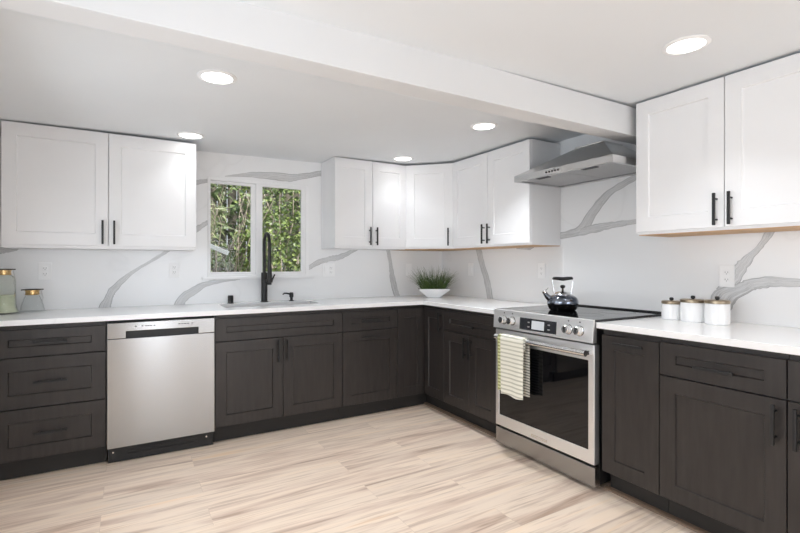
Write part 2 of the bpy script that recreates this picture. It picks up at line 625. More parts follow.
VEINS = [
    ('A', [(3.50, 1.268), (3.47, 1.278), (3.41, 1.293)], [(3.50, 1.315), (3.46, 1.315), (3.39, 1.315)]),  # small grey patch on the slab below the large cabinet, drawn like the veins
    ('A', [(2.965, 0.890), (2.928, 0.965), (2.892, 1.035), (2.794, 1.128), (2.651, 1.228), (2.535, 1.311)], [(2.89, 0.890), (2.874, 0.963), (2.85, 1.016), (2.737, 1.144), (2.592, 1.243), (2.494, 1.312)]),
    ('A', [(2.485, 0.890), (2.439, 0.97), (2.345, 1.032), (2.262, 1.066), (2.174, 1.083), (1.998, 1.085)], [(2.41, 0.890), (2.377, 0.945), (2.313, 0.981), (2.255, 1.026), (2.152, 1.056), (1.998, 1.079)]),
    ('A', [(2.37, 1.46), (2.32, 1.501), (2.244, 1.551)], [(2.37, 1.407), (2.32, 1.451), (2.244, 1.516)]),
    ('A', [(2.37, 1.846), (2.32, 1.858), (2.244, 1.873)], [(2.37, 1.807), (2.32, 1.821), (2.244, 1.845)]),
    ('A', [(2.114, 1.909), (1.967, 1.946), (1.847, 1.969), (1.689, 1.978), (1.542, 1.981), (1.422, 2.003), (1.241, 2.056)], [(2.114, 1.904), (1.967, 1.917), (1.855, 1.917), (1.714, 1.914), (1.577, 1.913), (1.462, 1.948), (1.241, 2.002)]),
    ('A', [(1.417, 1.198), (1.339, 1.241), (1.227, 1.276), (1.125, 1.296), (1.026, 1.336)], [(1.417, 1.155), (1.323, 1.201), (1.222, 1.23), (1.115, 1.25), (0.946, 1.337)]),
    ('A', [(0.651, 1.361), (0.618, 1.198), (0.607, 1.054), (0.560, 0.892)], [(0.61, 1.362), (0.58, 1.198), (0.54, 1.024), (0.498, 0.892)]),
    ('B', [(0.533, 1.375), (0.59, 1.226), (0.66, 1.063), (0.707, 0.890)], [(0.615, 1.371), (0.665, 1.225), (0.735, 1.065), (0.786, 0.890)]),
    ('B', [(1.05, 1.357), (1.073, 1.331)], [(1.322, 1.363), (1.217, 1.319)]),
    ('B', [(1.422, 1.413), (1.507, 1.438), (1.675, 1.475), (1.773, 1.586), (1.893, 1.688), (2.013, 1.741), (2.144, 1.784)], [(1.422, 1.382), (1.507, 1.393), (1.728, 1.418), (1.825, 1.536), (1.943, 1.659), (2.034, 1.706), (2.144, 1.747)]),
    ('B', [(1.70, 1.455), (1.833, 1.483), (1.943, 1.486), (2.144, 1.488), (2.4, 1.47)], [(1.677, 1.405), (1.833, 1.425), (1.943, 1.441), (2.144, 1.46), (2.4, 1.45)]),
    ('B', [(2.812, 1.371), (2.769, 1.291), (2.719, 1.246), (2.677, 1.204), (2.64, 1.145), (2.581, 1.067)], [(2.854, 1.368), (2.816, 1.31), (2.764, 1.24), (2.719, 1.157), (2.683, 1.088), (2.65, 1.05)]),
    ('B', [(2.52, 0.890), (2.551, 1.005), (2.581, 1.062), (2.677, 1.098), (2.729, 1.123), (2.827, 1.14), (2.961, 1.132), (3.3, 1.10)], [(2.63, 0.890), (2.659, 0.964), (2.687, 1.014), (2.749, 1.062), (2.786, 1.077), (2.845, 1.088), (2.961, 1.092), (3.3, 1.07)]),
]
bm = bmesh.new()
cells(bm, [-3.6, -WU1, -WU0, 0.1], [-0.1, WZ0, WZ1, 2.16], lambda x, z: not (-WU1 < x < -WU0 and WZ0 < z < WZ1), 0.0, 0.14, 'xz')
for i, (w, a, b) in enumerate(VEINS):
    if w == 'A':
        strip(bm, a, b, lambda u, z, i=i: (-u, -0.0006 - 0.0001 * i, z))
struct(obj('wall_back', bm, [M['slab'], M['vein']]))

bm = bmesh.new()
box(bm, 0.0, 0.12, -9.1, 0.0, -0.1, 2.13)
for i, (w, a, b) in enumerate(VEINS):
    if w == 'B':
        strip(bm, a, b, lambda v, z, i=i: (-0.0006 - 0.0001 * i, -v, z))
box(bm, -0.0012, 0.0, -1.546, -1.540, CT, 2.1)          # slab joint beside the hood
struct(obj('wall_right', bm, [M['slab'], M['vein']]))

# left wall with openings added for fill light, rear wall with patio door, window
bm = bmesh.new()
cells(bm, [-9.1, -4.0, -2.4, -2.05, -0.95, 0.0], [-0.1, 0.7, 0.95, 1.7, 2.13], lambda y, z: not ((-4.0 < y < -2.4 and 0.7 < z < 1.7) or (-2.05 < y < -0.95 and 0.95 < z < 1.7)), -3.6, -3.5, 'yz')
struct(obj('wall_left', bm, M['paint']))
bm = bmesh.new()
cells(bm, [-3.5, -2.62, -1.94, -1.65, -0.3, 0.0], [-0.1, 0.0, 0.6, 1.9, 2.03, 2.13],
      lambda x, z: not ((-2.62 < x < -1.94 and 0 < z < 2.03) or (-1.65 < x < -0.3 and 0.6 < z < 1.9)), -9.1, -9.0, 'xz')
M['taupe'] = noise_mat('taupe_wall_paint', (0.22, 0.21, 0.20), (0.24, 0.23, 0.22), ns=3, rough=0.7)  # unseen rear wall set dark so the steel mirrors less brightness
struct(obj('wall_rear', bm, M['taupe']))

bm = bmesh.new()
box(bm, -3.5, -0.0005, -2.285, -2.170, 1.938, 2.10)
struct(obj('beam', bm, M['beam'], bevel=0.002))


# window_1 above the sink: white vinyl slider
w1 = bpy.data.objects.new('window_1', None)
C.objects.link(w1)
w1['kind'] = 'structure'
w1.location = (-WU1, 0, WZ0)
WW, WH = WU1 - WU0, WZ1 - WZ0
bm = bmesh.new()
cells(bm, [0.001, 0.02, 0.395, 0.42, WW - 0.026, WW - 0.001], [0.001, 0.02, WH - 0.022, WH - 0.001],
      lambda x, z: x < 0.02 or x > WW - 0.026 or z < 0.02 or z > WH - 0.022, -0.006, 0.08, 'xz')
struct(obj('window_frame', bm, M['vinyl'], w1, bevel=0.002))
bm = bmesh.new()
box(bm, -0.045, WW + 0.045, -0.03, 0.0, -0.016, 0.004)
struct(obj('window_sill', bm, M['vinyl'], w1, bevel=0.003))


def sash(x0, x1, z0, z1, fl, fr, fb, ft, y0, y1):
    bm = bmesh.new()
    cells(bm, [x0, x0 + fl, x1 - fr, x1], [z0, z0 + fb, z1 - ft, z1], lambda x, z: not (x0 + fl < x < x1 - fr and z0 + fb < z < z1 - ft), y0, y1, 'xz')
    s = struct(obj('sash', bm, M['vinyl'], w1, bevel=0.002))
    bm = bmesh.new()
    box(bm, x0 + fl - 0.004, x1 - fr + 0.004, (y0 + y1) / 2 - 0.002, (y0 + y1) / 2 + 0.002, z0 + fb - 0.004, z1 - ft + 0.004)
    struct(obj('glass', bm, M['pane'], s))
    return s


s1 = sash(0.004, 0.392, 0.012, WH - 0.012, 0.018, 0.055, 0.03, 0.03, 0.028, 0.05)
s2 = sash(0.372, WW - 0.012, 0.012, WH - 0.012, 0.052, 0.05, 0.03, 0.028, 0.001, 0.026)
bm = bmesh.new()
box(bm, 0.366, 0.386, -0.012, 0.001, 0.36, 0.42)
box(bm, 0.371, 0.381, -0.02, -0.008, 0.375, 0.405)
struct(obj('sash_lock', bm, M['vinyl'], s2, bevel=0.002))
bm = bmesh.new()
box(bm, WW - 0.05, WW - 0.036, -0.008, 0.002, 0.33, 0.43)
struct(obj('sash_pull', bm, M['vinyl'], s2, bevel=0.002))

# unseen openings: rear ones for daylight, left-wall pair added for fill light
for nm, x0, x1, z0, z1, y, rot in (('window_2', -1.65, -0.3, 0.6, 1.9, -9.0, 0), ('added_window_3', -4.0, -2.4, 0.7, 1.7, -3.5, 1), ('added_window_4', -2.05, -0.95, 0.95, 1.7, -3.5, 1), ('door_1', -2.62, -1.94, 0.0, 2.03, -9.0, 0)):
    e = bpy.data.objects.new(nm, None)
    C.objects.link(e)
    e['kind'] = 'structure'
    bm = bmesh.new()
    f = 0.05
    m = (x0 + x1) / 2
    xs = [x0 + .001, x0 + f, x1 - f, x1 - .001] if nm == 'door_1' else [x0 + .001, x0 + f, m - .03, m + .03, x1 - f, x1 - .001]
    cells(bm, xs, [z0 + .001, z0 + f, z1 - f, z1 - .001],
          lambda x, z: x < x0 + f or x > x1 - f or z < z0 + f or z > z1 - f or (nm != 'door_1' and abs(x - m) < .03), y - 0.06, y + 0.004 if not rot else y + 0.004, 'xz' if not rot else 'yz')
    struct(obj('window_frame' if nm != 'door_1' else 'door_frame', bm, M['vinyl'], e))
    bm = bmesh.new()
    if rot:
        box(bm, y - 0.03, y - 0.026, x0 + f - .004, x1 - f + .004, z0 + f - .004, z1 - f + .004)
    else:
        box(bm, x0 + f - .004, x1 - f + .004, y - 0.03, y - 0.026, z0 + f - .004, z1 - f + .004)
    struct(obj('glass', bm, M['pane'], e))

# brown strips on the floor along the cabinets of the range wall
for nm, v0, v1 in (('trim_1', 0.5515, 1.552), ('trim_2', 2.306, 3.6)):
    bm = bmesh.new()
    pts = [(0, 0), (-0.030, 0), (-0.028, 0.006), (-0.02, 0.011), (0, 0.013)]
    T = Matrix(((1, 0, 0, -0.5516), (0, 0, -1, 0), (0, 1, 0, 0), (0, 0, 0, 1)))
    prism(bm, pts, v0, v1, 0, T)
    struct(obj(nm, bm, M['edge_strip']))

# ---------------------------------------------------------------- worktops
G = 0.0008
bm = bmesh.new()
SU0, SU1, SV0, SV1 = 1.455, 2.185, 0.125, 0.445          # sink cut-out
cells(bm, [-3.498, -SU1, -SU0, -0.6558, -0.002], [-1.5415, -0.6558, -SV1, -SV0, -0.002],
      lambda x, y: (y > -0.6558 or x > -0.6558) and not (-SU1 < x < -SU0 and -SV1 < y < -SV0), CB, CT)
tag(obj('countertop', bm, M['counter'], bevel=0.002),
    'L-shaped white quartz countertop running under the window, around the corner to the range', 'countertop', 'white quartz countertops')
bm = bmesh.new()
box(bm, -0.6558, -0.002, -3.62, -2.3145, CB, CT)
tag(obj('countertop', bm, M['counter'], bevel=0.002),
    'short white quartz countertop carrying the three white canisters beside the range', 'countertop', 'white quartz countertops')

# ---------------------------------------------------------------- base cabinets
D = 0.6314
TK = 0.115
DT, DB = 0.840, 0.120          # tops and bottoms of fronts
DR = 0.690                     # lower edge of the top drawer


def base_cab(label, loc, rz, w, specs, hollow=False, h=CB - 0.001):
    t = thing('base_cabinet', label, 'cabinet', loc, rz, 'dark base cabinets')
    bm = bmesh.new()
    if hollow:
        box(bm, 0.0006, 0.018, 0.0205, D - 0.003, TK, h)
        box(bm, w - 0.018, w - 0.0006, 0.0205, D - 0.003, TK, h)
        box(bm, 0.018, w - 0.018, 0.0205, D - 0.003, TK, TK + 0.018)
        box(bm, 0.018, w - 0.018, D - 0.015, D - 0.003, TK + 0.018, h)
        box(bm, 0.018, w - 0.018, 0.0205, 0.038, 0.66, h)
    else:
        box(bm, 0.0006, w - 0.0006, 0.0205, D - 0.003, TK, h)
    obj('body', bm, M['dark_cab'], t)
    bm = bmesh.new()
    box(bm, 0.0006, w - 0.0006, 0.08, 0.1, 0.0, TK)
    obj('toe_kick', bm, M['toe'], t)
    for s in specs:
        k, x0, x1, z0, z1, hd = s[:6]
        rail = 0.054 if (z1 - z0) < 0.2 else 0.072
        front(t, k, x0, x1, z0, z1, M['dark_cab'], hd, 0.07, rail)
    return t


g = 0.0018
# window wall
w = 0.5265
base_cab('dark brown three-drawer base cabinet beside the dishwasher', wallA(3.42, D), 0, w,
         [('drawer', g, w - g, DR, DT, ('h', 0.263, 0.766)), ('drawer', g, w - g, 0.405, DR - 0.006, ('h', 0.263, 0.546)), ('drawer', g, w - g, DB, 0.399, ('h', 0.263, 0.262))])
w = 0.915
m_ = 2.285 - 1.829
base_cab('wide dark brown base cabinet under the sink with two doors below a blank panel', wallA(2.285, D), 0, w,
         [('drawer_panel', g, w - g, DR, DT, None), ('door', g, m_ - g, DB, DR - 0.006, ('v', m_ - 0.036, 0.596)), ('door', m_ + g, w - g, DB, DR - 0.006, ('v', m_ + 0.030, 0.596))], True)
w = 0.4795
base_cab('narrow dark brown base cabinet with one drawer over one door, next to the sink cabinet', wallA(1.3695, D), 0, w,
         [('drawer', g, w - g, DR, DT, ('h', w / 2 - 0.01, 0.766)), ('door', g, w - g, DB, DR - 0.006, ('h', w / 2 - 0.01, 0.640))])

# corner base cabinet: L-shaped body, two doors meeting in the inner corner
t = thing('corner_base_cabinet', 'L-shaped dark brown corner base cabinet below the potted grass', 'cabinet', (0, 0, 0), 0, 'dark base cabinets')
E = D - 0.0205
bm = bmesh.new()
prism(bm, [(-0.889, -0.003), (-0.889, -E), (-E, -E), (-E, -0.9155), (-0.003, -0.9155), (-0.003, -0.003)], TK, CB - 0.001)
obj('body', bm, M['dark_cab'], t)
K = 0.5514
bm = bmesh.new()
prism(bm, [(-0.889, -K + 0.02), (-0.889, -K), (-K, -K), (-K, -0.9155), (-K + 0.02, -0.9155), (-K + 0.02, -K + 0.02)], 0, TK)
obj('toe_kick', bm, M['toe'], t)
wa = 0.889 - D
front(t, 'door', g, wa - 0.003, DB, DT, M['dark_cab'], None, 0.06, 0.072, loc=(-0.889, -D, 0))
wb = 0.9155 - D
front(t, 'door', 0.003, wb - g, DB, DT, M['dark_cab'], ('v', wb - 0.036, 0.747), 0.06, 0.072, loc=(-D, -D, 0), rot=(0, 0, RB))

# range wall
w = 1.5405 - 0.9165
m_ = 1.2165 - 0.9165 + 0.012
base_cab('dark brown base cabinet between the corner and the range, drawer above two doors', wallB(0.9165, D), RB, w,
         [('drawer', g, w - g, DR, DT, ('h', w / 2 + 0.005, 0.745)), ('door', g, m_ - g, DB, DR - 0.006, ('v', m_ - 0.03, 0.59)), ('door', m_ + g, w - g, DB, DR - 0.006, ('v', m_ + 0.03, 0.59))])
w = 2.6355 - 2.3255
base_cab('narrow dark brown pull-out base cabinet beside the range with one tall door', wallB(2.3255, D), RB, w,
         [('door', g + 0.004, w - g, DB, DT - 0.006, ('h', w / 2 + 0.01, 0.80))])
w = 3.1245 - 2.6365
base_cab('dark brown base cabinet below the canisters, drawer over a door with upright handle', wallB(2.6365, D), RB, w,
         [('drawer', g, w - g, DR, DT, ('h', w / 2, 0.754)), ('door', g, w - g, DB, DR - 0.006, ('v', w - 0.034, 0.59))])
w = 3.6 - 3.1255
base_cab('dark brown base cabinet at the far end of the range wall, only partly in view', wallB(3.1255, D), RB, w,
         [('drawer', g, w - g, DR, DT, ('h', w / 2, 0.754)), ('door', g, w - g, DB, DR - 0.006, ('v', 0.034, 0.59))])

# ---------------------------------------------------------------- wall cabinets
DU = 0.3216


def wall_cab(label, loc, rz, w, z0, z1, split, hz, wood=True):
    t = thing('wall_cabinet', label, 'cabinet', (loc[0], loc[1], z0), rz, 'white wall cabinets')
    h = z1 - z0
    bm = bmesh.new()
    box(bm, 0.0006, w - 0.0006, 0.0205, DU - 0.003, 0.0, h)
    obj('body', bm, M['white_cab'], t, bevel=0.001, segs=1)
    bm = bmesh.new()
    box(bm, 0.004, w - 0.004, 0.026, DU - 0.006, -0.004, 0.0)
    o = obj('underside', bm, M['raw_wood'] if wood else M['white_cab'], t)
    if wood:
        o['label'] = 'bare wood underside'
    front(t, 'door', g, split - g, 0.014, h - 0.005, M['white_cab'], ('v', split - 0.032, hz - z0), 0.07, 0.078)
    front(t, 'door', split + g, w - g, 0.014, h - 0.005, M['white_cab'], ('v', split + 0.032, hz - z0), 0.07, 0.078)
    return t


wall_cab('large white two-door wall cabinet above the dishwasher and drawer cabinet', wallA(3.434, DU), 0, 3.434 - 2.3604, 1.309, 2.065, 3.434 - 2.8905, 1.411, False)
wall_cab('small white two-door wall cabinet between the window and the corner cabinet', wallA(1.306, DU), 0, 1.306 - 0.611, 1.343, 2.098, 1.306 - 0.9575, 1.446, False)
wall_cab('white two-door wall cabinet between the corner cabinet and the range hood', wallB(0.611, DU), RB, 1.524 - 0.611, 1.343, 2.098, 1.072 - 0.611, 1.446)
wall_cab('white two-door wall cabinet above the three canisters, past the ceiling beam', wallB(2.3212, DU), RB, 3.217 - 2.3212, 1.368, 2.106, 2.769 - 2.3212, 1.468)

t = thing('corner_wall_cabinet', 'white corner wall cabinet with one diagonal door above the potted grass', 'cabinet', (0, 0, 1.343), 0, 'white wall cabinets')
f_ = DU - 0.0205
bm = bmesh.new()
prism(bm, [(-0.003, -0.003), (-0.6102, -0.003), (-0.6102, -f_), (-f_, -0.6102), (-0.003, -0.6102)], 0, 0.755)
obj('body', bm, M['white_cab'], t, bevel=0.001, segs=1)
bm = bmesh.new()
prism(bm, [(-0.008, -0.008), (-0.60, -0.008), (-0.60, -f_ + 0.01), (-f_ + 0.01, -0.60), (-0.008, -0.60)], -0.004, 0)
o = obj('underside', bm, M['raw_wood'], t)
o['label'] = 'bare wood underside'
Ld = math.hypot(0.6102 - f_, 0.6102 - f_)
nx = 0.0208 / math.sqrt(2)
front(t, 'door', 0.01, Ld - 0.01, 0.014, 0.75, M['white_cab'], ('v', Ld - 0.045, 0.103), 0.07, 0.078, loc=(-0.6102 - nx, -f_ - nx, 0), rot=(0, 0, -PI / 4))

# ---------------------------------------------------------------- dishwasher
t = thing('dishwasher', 'stainless steel dishwasher with pocket handle under the white countertop', 'dishwasher', wallA(2.889, D + 0.02), 0)
w = 0.600
bm = bmesh.new()
box(bm, 0.006, w - 0.006, 0.042, 0.62, 0.10, 0.855)
obj('body', bm, M['black_plastic'], t)
bm = bmesh.new()
box(bm, 0, w, 0, 0.04, 0.103, 0.7555)
obj('door_panel', bm, M['steel'], t, bevel=0.003)
bm = bmesh.new()
cells(bm, [0.001, 0.098, 0.501, w - 0.001], [0.7575, 0.760, 0.799, 0.851], lambda x, z: not (0.098 < x < 0.501 and z < 0.799), 0.0, 0.04, 'xz')
cp = obj('control_panel', bm, M['steel'], t, bevel=0.002)
bm = bmesh.new()
box(bm, 0.096, 0.503, 0.030, 0.0405, 0.756, 0.801)
o = obj('handle_recess', bm, M['black_plastic'], cp)
for x in (0.145, 0.18, 0.20, 0.212, 0.226, 0.245, 0.385, 0.402, 0.418, 0.435, 0.46):
    bm = bmesh.new()
    box(bm, x, x + 0.009, -0.0006, 0.001, 0.823, 0.829)
    obj('button', bm, M['slot'], cp)
bm = bmesh.new()
box(bm, 0.004, w - 0.004, 0.05, 0.07, 0.004, 0.10)
for z in (0.04, 0.058, 0.076):
    box(bm, 0.1, w - 0.1, 0.046, 0.052, z, z + 0.007)
kp = obj('kick_plate', bm, M['black_plastic'], t, bevel=0.001, segs=1)
for x in (0.03, w - 0.045):
    bm = bmesh.new()
    cyl(bm, (x, 0.0475, 0.064), (x, 0.052, 0.064), 0.005, seg=10)
    obj('screw', bm, M['steel_bright'], kp)

# ---------------------------------------------------------------- range (slide-in stove)
FR = 0.66
t = thing('range_stove', 'stainless steel slide-in electric range with black glass cooktop', 'stove', wallB(1.5445, FR), RB)
w = 0.7655
bm = bmesh.new()
box(bm, 0.004, w - 0.004, 0.045, FR - 0.006, 0.03, 0.897)
box(bm, 0.004, w - 0.004, 0.0155, 0.05, 0.779, 0.897)
obj('body', bm, M['black_plastic'], t)
bm = bmesh.new()
box(bm, 0.0, w, 0.0035, FR - 0.0215, 0.8975, 0.9092)
ct = obj('cooktop', bm, M['black_glass'], t, bevel=0.002)
for x, y, r in ((0.19, 0.2, 0.105), (0.57, 0.2, 0.085), (0.19, 0.47, 0.085), (0.57, 0.47, 0.105)):
    bm = bmesh.new()
    for rr in (r,):
        lathe(bm, [(rr - 0.0012, 0.9092), (rr - 0.0012, 0.9096), (rr, 0.9096), (rr, 0.9092)], Matrix.Translation((x, y, 0)), 40)
    obj('burner_ring', bm, M['display'], ct)
bm = bmesh.new()
box(bm, 0.0, w, FR - 0.0205, FR - 0.004, 0.8975, 0.918)
obj('rear_trim', bm, M['black'], t, bevel=0.002)
# sloping control panel
bm = bmesh.new()
TX = Matrix(((0, 0, 1, 0), (1, 0, 0, 0), (0, 1, 0, 0), (0, 0, 0, 1)))
prism(bm, [(-0.018, 0.786), (0.015, 0.786), (0.015, 0.8965), (0.003, 0.8972), (0.003, 0.909), (-0.004, 0.909), (-0.010, 0.907)], -0.001, w + 0.001, 0, TX)
cp = obj('control_panel', bm, M['steel_panel'], t, bevel=0.0015, segs=1)
sl = math.atan2(0.008, 0.121)


def on_panel(x, z, out=0.0):
    yy = -0.018 + 0.008 * (z - 0.786) / 0.121
    return Vector((x, yy - out, z))


def panel_T(x, z):
    return Matrix.Translation(on_panel(x, z)) @ Matrix.Rotation(PI / 2 - sl, 4, 'X')


for x in (0.098, 0.172, 0.607, 0.682):
    bm = bmesh.new()
    lathe(bm, [(0, 0.0), (0.027, 0.0), (0.027, 0.004), (0.023, 0.005), (0.0225, 0.03), (0.019, 0.034), (0, 0.034)], panel_T(x, 0.843), 28)
    k = obj('knob', bm, M['steel_bright'], cp, smooth=True)
    bm = bmesh.new()
    box(bm, -0.003, 0.003, -0.019, 0.019, 0.034, 0.040, 0, panel_T(x, 0.843))
    lathe(bm, [(0.0275, 0.0), (0.0275, 0.0025), (0.0285, 0.0025), (0.0285, 0.0)], panel_T(x, 0.843), 28)
    obj('knob_grip', bm, M['black'], k)
TP = Matrix.Translation(on_panel(0, 0.786)) @ Matrix.Rotation(-sl, 4, 'X')
bm = bmesh.new()
box(bm, 0.238, 0.525, -0.0015, 0.002, 0.016, 0.088, 0, TP)
ds = obj('display', bm, M['display'], cp, bevel=0.001, segs=1)
bm = bmesh.new()
box(bm, 0.338, 0.435, -0.0025, 0.001, 0.026, 0.077, 0, TP)
obj('screen', bm, M['screen'], ds)
for x in (0.305, 0.462):
    for z in (0.033, 0.060):
        bm = bmesh.new()
        box(bm, x, x + 0.016, -0.0022, 0.001, z, z + 0.007, 0, TP)
        obj('touch_mark', bm, M['filter'], ds)
for x in (0.098, 0.172, 0.607, 0.682):
    bm = bmesh.new()
    box(bm, x - 0.004, x + 0.004, -0.0008, 0.001, 0.100, 0.107, 0, TP)
    obj('panel_mark', bm, M['slot'], cp)
# oven door
bm = bmesh.new()
gx0, gx1, gz0, gz1 = 0.036, 0.724, 0.212, 0.690
cells(bm, [0.003, gx0, gx1, w - 0.003], [0.140, gz0, gz1, 0.775], lambda x, z: not (gx0 < x < gx1 and gz0 < z < gz1), 0.0, 0.044, 'xz')
od = obj('oven_door', bm, M['steel_panel'], t, bevel=0.003)
bm = bmesh.new()
box(bm, gx0 - 0.0005, gx1 + 0.0005, 0.003, 0.04, gz0 - 0.0005, gz1 + 0.0005)
obj('door_glass', bm, M['black_glass'], od)
bm = bmesh.new()
cyl(bm, (0.062, -0.055, 0.736), (w - 0.014, -0.055, 0.736), 0.0165, seg=24)
for x in (0.080, w - 0.034):
    box(bm, x - 0.015, x + 0.015, -0.06, 0.002, 0.725, 0.747)
obj('handle', bm, M['steel_bright'], od, smooth=True)
bm = bmesh.new()
box(bm, 0.318, 0.442, -0.0015, 0.001, 0.155, 0.172)
em = obj('emblem', bm, M['steel_bright'], od, bevel=0.0006, segs=1)
bm = bmesh.new()
tube(bm, [(0.33 + 0.1 * i / 40, -0.0022, 0.1635 + 0.0042 * math.sin(i * 1.35) * (0.55 + 0.45 * math.cos(i * 0.7))) for i in range(41)], 0.0009, 5)
obj('lettering', bm, M['filter'], em)
# storage drawer, feet
bm = bmesh.new()
box(bm, 0.002, w - 0.002, 0.002, 0.045, 0.022, 0.128)
obj('drawer', bm, M['steel'], t, bevel=0.003)
for x in (0.05, w - 0.05):
    bm = bmesh.new()
    cyl(bm, (x, 0.06, 0.0), (x, 0.06, 0.031), 0.016, seg=14)
    obj('foot', bm, M['black_plastic'], t)

# towel over the oven handle
def towel_mat(name, stripe_axis, base, cols, freq):
    m = mat(name, base, 0.95)
    N, L, b = nt(m)
    tc = N.new('ShaderNodeTexCoord')
    wv = N.new('ShaderNodeTexWave')
    wv.bands_direction = stripe_axis
    wv.inputs['Scale'].default_value = freq
    wv.inputs['Distortion'].default_value = 0.25
    L.new(tc.outputs['Object'], wv.inputs[0])
    r = ramp(N, cols)
    L.new(wv.outputs['Fac'], r.inputs[0])
    n = N.new('ShaderNodeTexNoise')
    n.inputs['Scale'].default_value = 400
    L.new(tc.outputs['Object'], n.inputs['Vector'])
    bp = N.new('ShaderNodeBump')
    bp.inputs['Strength'].default_value = 0.4
    bp.inputs['Distance'].default_value = 0.001
    L.new(n.outputs['Fac'], bp.inputs['Height'])
    L.new(bp.outputs[0], b.inputs['Normal'])
    L.new(r.outputs[0], b.inputs['Base Color'])
    return m


M['towel_front'] = towel_mat('cream_striped_cloth', 'Z', (0.75, 0.72, 0.6), [(0.30, (0.84, 0.82, 0.72)), (0.60, (0.82, 0.80, 0.69)), (0.78, (0.57, 0.56, 0.46)), (1.0, (0.50, 0.49, 0.40))], 12.5)
M['towel_edge'] = towel_mat('yellow_green_checked_cloth', 'Z', (0.6, 0.6, 0.3), [(0.2, (0.70, 0.70, 0.42)), (0.6, (0.52, 0.52, 0.18)), (0.9, (0.20, 0.21, 0.09))], 15)
M['towel_back'] = towel_mat('grey_checked_cloth', 'Z', (0.6, 0.6, 0.55), [(0.3, (0.72, 0.71, 0.64)), (0.6, (0.60, 0.58, 0.50)), (0.9, (0.16, 0.16, 0.14))], 19)
tw = thing('dish_towel', 'cream striped dish towel draped over the oven door handle', 'towel', (-0.715, -1.69, 0.736), RB)


def cloth(name, x0, x1, zf, zb, r, m, wav, parent, dx_bot=0.0, th=0.0025):
    """a strip of cloth folded over a bar along local x at the origin, hanging to zf in front and zb behind"""
    bm = bmesh.new()
    path = []
    nf = 14
    for i in range(nf):
        path.append((-r, zf + (0 - zf) * i / nf))
    for i in range(9):
        a = PI - PI * i / 8
        path.append((r * math.cos(a), r * math.sin(a)))
    for i in range(1, nf + 1):
        path.append((r, zb * i / nf))
    nx_ = 16
    grid = []
    for j, (y, z) in enumerate(path):
        row = []
        hang = min(1.0, max(0.0, -z) / 0.3)
        for i in range(nx_ + 1):
            f = i / nx_
            x = x0 + (x1 - x0) * f + dx_bot * hang * (1 - f if True else 1)
            yy = y + math.copysign(wav * hang * (1 + math.sin(f * 9 + 1.0)), y)
            row.append(bm.verts.new((x, yy, z + (0.004 * math.sin(f * 7) * hang))))
        grid.append(row)
    fs = []
    for a, b in zip(grid, grid[1:]):
        for i in range(nx_):
            fs.append(bm.faces.new((a[i], a[i + 1], b[i + 1], b[i])))
    bmesh.ops.recalc_face_normals(bm, faces=fs)
    bmesh.ops.solidify(bm, geom=fs, thickness=th)
    return obj(name, bm, m, parent, smooth=True)


cloth('front_fold', -0.012, 0.186, -0.348, -0.12, 0.0250, M['towel_front'], 0.004, tw, 0.012)
o = cloth('side_fold', -0.042, 0.14, -0.335, -0.30, 0.0205, M['towel_edge'], 0.0008, tw, 0.004)
o['label'] = 'yellow-green checked edge of the towel'
o = cloth('back_fold', 0.06, 0.196, -0.05, -0.335, 0.0190, M['towel_back'], 0.003, tw, 0.0, 0.002)
o['label'] = 'grey checked layer of the towel behind the bar'

# ---------------------------------------------------------------- range hood
t = thing('range_hood', 'stainless steel pyramid range hood on the wall above the range', 'hood', (0, -1.535, 1.768), RB)
w, dp = 0.755, 0.48
# local: x along the wall, y = 0 at the wall plane and negative into the room
bm = bmesh.new()
lip = 0.042
cells(bm, [0, 0.02, w - 0.02, w], [-dp, -dp + 0.02, -0.03, -0.006], lambda x, y: not (0.02 < x < w - 0.02 and -dp + 0.02 < y < -0.03), 0.0, lip)
lp = obj('lip', bm, M['steel_hood'], t, bevel=0.0012, segs=1)
bm = bmesh.new()
b0 = [(0.002, -0.006), (0.002, -dp + 0.002), (w - 0.002, -dp + 0.002), (w - 0.002, -0.006)]
t0 = [(0.276, -0.006), (0.276, -0.2), (0.495, -0.2), (0.495, -0.006)]
va = [bm.verts.new((x, y, lip + 0.0002)) for x, y in b0]
vb = [bm.verts.new((x, y, 0.207)) for x, y in t0]
vc = [bm.verts.new((x, y, 0.215)) for x, y in t0]
fs = [bm.faces.new(va), bm.faces.new(vc)]
for A_, B_ in ((va, vb), (vb, vc)):
    for i in range(4):
        fs.append(bm.faces.new((A_[i], A_[(i + 1) % 4], B_[(i + 1) % 4], B_[i])))
bmesh.ops.recalc_face_normals(bm, faces=fs)
obj('canopy', bm, M['steel_hood'], t, bevel=0.0012, segs=1)
for x0, x1 in ((0.025, 0.372), (0.383, w - 0.025)):
    bm = bmesh.new()
    box(bm, x0, x1, -dp + 0.03, -0.045, 0.010, 0.016)
    for i in range(26):
        xx = x0 + 0.006 + (x1 - x0 - 0.016) * i / 25
        box(bm, xx, xx + 0.005, -dp + 0.034, -0.05, 0.0085, 0.0105)
    fl = obj('filter', bm, M['filter'], t)
    bm = bmesh.new()
    box(bm, (x0 + x1) / 2 - 0.05, (x0 + x1) / 2 + 0.05, -dp + 0.045, -dp + 0.085, 0.004, 0.009)
    obj('filter_latch', bm, M['black'], fl, bevel=0.001, segs=1)
bm = bmesh.new()
box(bm, 0.02, w - 0.02, -dp + 0.02, -0.03, 0.0165, 0.02)
obj('underside', bm, M['black'], t)
bm = bmesh.new()
box(bm, 0.262, 0.405, -dp - 0.0012, -dp + 0.002, 0.008, 0.036)
bp_ = obj('button_panel', bm, M['steel_bright'], lp)
for i in range(5):
    bm = bmesh.new()
    cyl(bm, (0.285 + i * 0.0235, -dp - 0.004, 0.022), (0.285 + i * 0.0235, -dp, 0.022), 0.0062, seg=14)
    obj('button', bm, M['black'], bp_)

